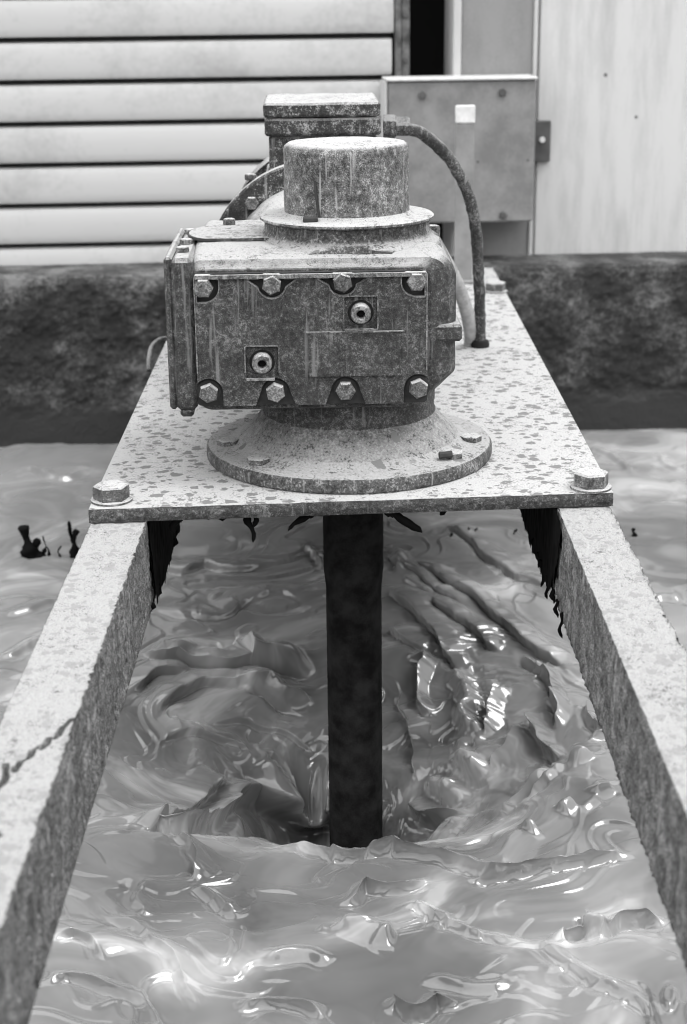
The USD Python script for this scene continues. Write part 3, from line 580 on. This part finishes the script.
def perlin(p, seed=0):
    """Gradient noise, about -0.7 to 0.7: smoother swells than value noise."""
    gr = np.random.default_rng(seed).normal(size=(4096, 3)); gr /= np.linalg.norm(gr, axis=1)[:, None]
    i = np.floor(p).astype(np.int64); f = p - i; t = f * f * f * (f * (f * 6 - 15) + 10); out = 0
    for a in (0, 1):
        for b in (0, 1):
            for c in (0, 1):
                h = ((i[..., 0] + a) * 73856093 ^ (i[..., 1] + b) * 19349663 ^ (i[..., 2] + c) * 83492791) & 4095
                d = ((f - np.array([a, b, c])) * gr[h]).sum(-1)
                w = (t[..., 0] if a else 1 - t[..., 0]) * (t[..., 1] if b else 1 - t[..., 1]) * (t[..., 2] if c else 1 - t[..., 2])
                out = out + w * d
    return out
def pfbm(p, o, seed): return .5 + .62 * sum(perlin(p * 2 ** k + 3.7 * k, seed + k) * .5 ** k for k in range(o))
N3 = lambda x, y, f, o, s: pfbm(np.stack([x * f, y * f, 0 * x + .37], -1), o, s) - .5
wx = X + N3(X, Y, 22, 2, 1) * .012; wy = Y + N3(X, Y, 22, 2, 2) * .012
R = np.hypot(X - SX, Y - SY); TH = np.arctan2(Y - SY, X - SX)
Z = np.zeros_like(X)                                      # relief, pushed out along the funnel's own normal
# drawn-out flow: noise in coordinates wound round the shaft, then terraces where one sheet of mud folds over the next
tw = TH + .9 * np.log(R + .12)
sw = np.stack([np.cos(tw) * 1.6, np.sin(tw) * 1.6, np.log(R + .12) * 3.6], -1)
sw += np.stack([N3(X, Y, 5, 2, 11), N3(X, Y, 5, 2, 12), N3(X, Y, 5, 2, 13)], -1) * 1.1
near = np.clip(1 - (R - .12) / .45, 0, 1)
F1 = pfbm(sw * .9, 2, 21); Z += (F1 - .5) * (.012 + .022 * near)
def fold(n, c, e, h, lip):
    t = (n - c) / e
    return h * np.tanh(t) + lip * np.exp(-((t - .9) / .8) ** 2) - .6 * lip * np.exp(-((t + 1.2) / .7) ** 2)
F2 = pfbm(sw * 1.15 + 7, 2, 35); K1 = np.clip((.5 + .8 * perlin(sw * 1.7 + 3, 71)) * 2.4 - .7, 0, 1)
for c, e in ((.38, .010), (.52, .012), (.64, .010)): Z += K1 * fold(F2, c, e, .0018, .0024)
F3 = pfbm(sw * np.array([1.0, 1.0, 2.2]) + 17, 2, 45); K2 = np.clip((.5 + .8 * perlin(sw * 2.1 + 13, 73)) * 2.6 - 1.0, 0, 1)
for c, e in ((.40, .011), (.56, .012)): Z += K2 * fold(F3, c, e, .0012, .0020)
band = spline([(.150, .56), (.185, .50), (.205, .44), (.178, .39), (.168, .33), (.140, .29)], 20)
lump = np.exp(-(cKDTree(band).query(np.stack([X.ravel(), Y.ravel()], -1))[0].reshape(X.shape) / .030) ** 2)   # broken, bubbly band right of the shaft
bub = np.clip(N3(X, Y, 48, 2, 53) * 2.2, -.25, .6)
Z += lump * (N3(X, Y, 24, 2, 51) * .020 + bub * .011 + np.clip(N3(X, Y, 95, 1, 57), 0, 1) * .006)
OX, OY = np.zeros_like(X), np.zeros_like(X)
for k, h, w, s in CURVES:
    C = np.array([[float(v) for v in q.split(',')] for q in s.split()]); C = spline(C, 50); h, w = h * (.0010 if k == 's' else .0015 if h < 8 else .0018), w * .001
    a, b = C.min(0) - 5 * w, C.max(0) + 5 * w
    i0, i1 = np.searchsorted(xs, (a[0], b[0])); j0, j1 = np.searchsorted(ys, (a[1], b[1]))
    if i1 - i0 < 2 or j1 - j0 < 2: continue
    qx, qy = wx[i0:i1, j0:j1], wy[i0:i1, j0:j1]
    d, idx = cKDTree(C).query(np.stack([qx.ravel(), qy.ravel()], -1), distance_upper_bound=6 * w)
    ok = np.isfinite(d); idx = np.where(ok, idx, 0); T = np.gradient(C, axis=0); T /= np.linalg.norm(T, axis=1)[:, None] + 1e-9
    vx, vy = qx.ravel() - C[idx, 0], qy.ravel() - C[idx, 1]; sd_ = np.sign(T[idx, 0] * vy - T[idx, 1] * vx) * np.where(ok, d, 1e3)
    u = idx / (len(C) - 1); tap = np.clip(np.minimum(u, 1 - u) * 4.5, 0, 1); tap = tap * tap * (3 - 2 * tap)
    tap = tap * (.75 + .5 * meshkit.noise(np.stack([C[idx, 0] * 45, C[idx, 1] * 45, 0 * u], -1), int(h * 1e4)))
    if k == 's': f = np.where(sd_ > 0, np.exp(-(sd_ / (2.2 * w)) ** 2), np.exp(-(sd_ / (.40 * w)) ** 2)) - .40 * np.exp(-((sd_ + .75 * w) / (.45 * w)) ** 2)
    elif k == 'r': f = np.exp(-(np.abs(sd_) / (.85 * w)) ** 2.4) - .35 * np.exp(-((sd_ + 1.45 * w) / (.6 * w)) ** 2)
    else: f = np.exp(-(sd_ / w) ** 2)
    Z[i0:i1, j0:j1] += (h * tap * f).reshape(qx.shape)
    o_ = h * tap * np.exp(-((sd_ - .15 * w) / (.55 * w)) ** 2) * (1.0 if k == 's' else .55 if k == 'r' else 0)   # the crest leans over and curls
    OX[i0:i1, j0:j1] += (T[idx, 1] * o_).reshape(qx.shape); OY[i0:i1, j0:j1] -= (T[idx, 0] * o_).reshape(qx.shape)
from scipy.ndimage import gaussian_filter
Z = gaussian_filter(Z, .8)
e = .001; Z0 = funnel(X, Y)
nr = np.stack([-(funnel(X + e, Y) - funnel(X - e, Y)) / (2 * e), -(funnel(X, Y + e) - funnel(X, Y - e)) / (2 * e), 1 + 0 * X], -1); nr /= np.linalg.norm(nr, axis=-1)[..., None]
P = np.stack([X + gaussian_filter(OX, .8), Y + gaussian_filter(OY, .8), Z0], -1) + nr * Z[..., None]
P[..., 1] = np.minimum(P[..., 1], WY + WS * P[..., 0] + .008)
mm = grid_sheet(xs, ys, lambda u, w: P)
path = obj('liquid_mud', mm, 'mud', smooth=True, label='glossy grey liquid mud swirling into a vortex round the shaft', cat='mud', kind='stuff')
UsdGeom.PrimvarsAPI(stage.GetPrimAtPath(path)).CreatePrimvar('swirl', usdkit._T.Float3Array, 'vertex').Set(usdkit.Vt.Vec3fArray.FromNumpy(sw.reshape(-1, 3).astype(np.float32) * np.float32(.9)))

# ---------------------------------------------------------------- black debris standing in the mud
def clod(label, x, y, parts, seed):
    z = float(funnel(np.array(x), np.array(y))) - .004; t = thing('debris_clump', label, 'debris', (x, y, z), group='black debris in the mud')
    for i, (dx, h, r, lean) in enumerate(parts):
        n = 14; s = np.linspace(0, 1, n)
        Pp = np.stack([x + dx + lean * s ** 2 + .002 * np.sin(6 * s + i), y + 0 * s, z + h * s], -1)
        obj('stalk', tube(Pp, r * (1 - .6 * s + .25 * np.sin(8 * s + i)), 8, .6, seed + i, 120), 'sludge', t, smooth=True)
clod('black pointed lump of debris in the mud, farthest left of the left beam', -.540, .93, [(0, .058, .014, -.006), (.012, .035, .009, .003), (.026, .020, .004, 0)], 1)
clod('thin black twigs sticking out of the mud between the pointed lump and the hooked twig', -.502, .93, [(-.006, .040, .0022, -.006), (.012, .022, .002, .004)], 5)
clod('hooked black twig in the mud close to the left beam', -.464, .93, [(0, .050, .0075, .008), (.002, .066, .005, -.008)], 9)
clod('tiny black bud of debris in the mud right of the right beam', .510, 1.00, [(0, .018, .005, .001)], 13)
clod('small black forked twig in the mud below the plate edge', .226, 1.00, [(0, .022, .003, .010), (0, .024, .003, -.008), (.010, .010, .003, .002)], 17)
clod('short black stub in the mud left of the forked twig', .190, .99, [(0, .016, .004, .001)], 21)
clod('small bent black twig in the mud nearest the right beam', .296, .99, [(0, .022, .0028, .008)], 25)
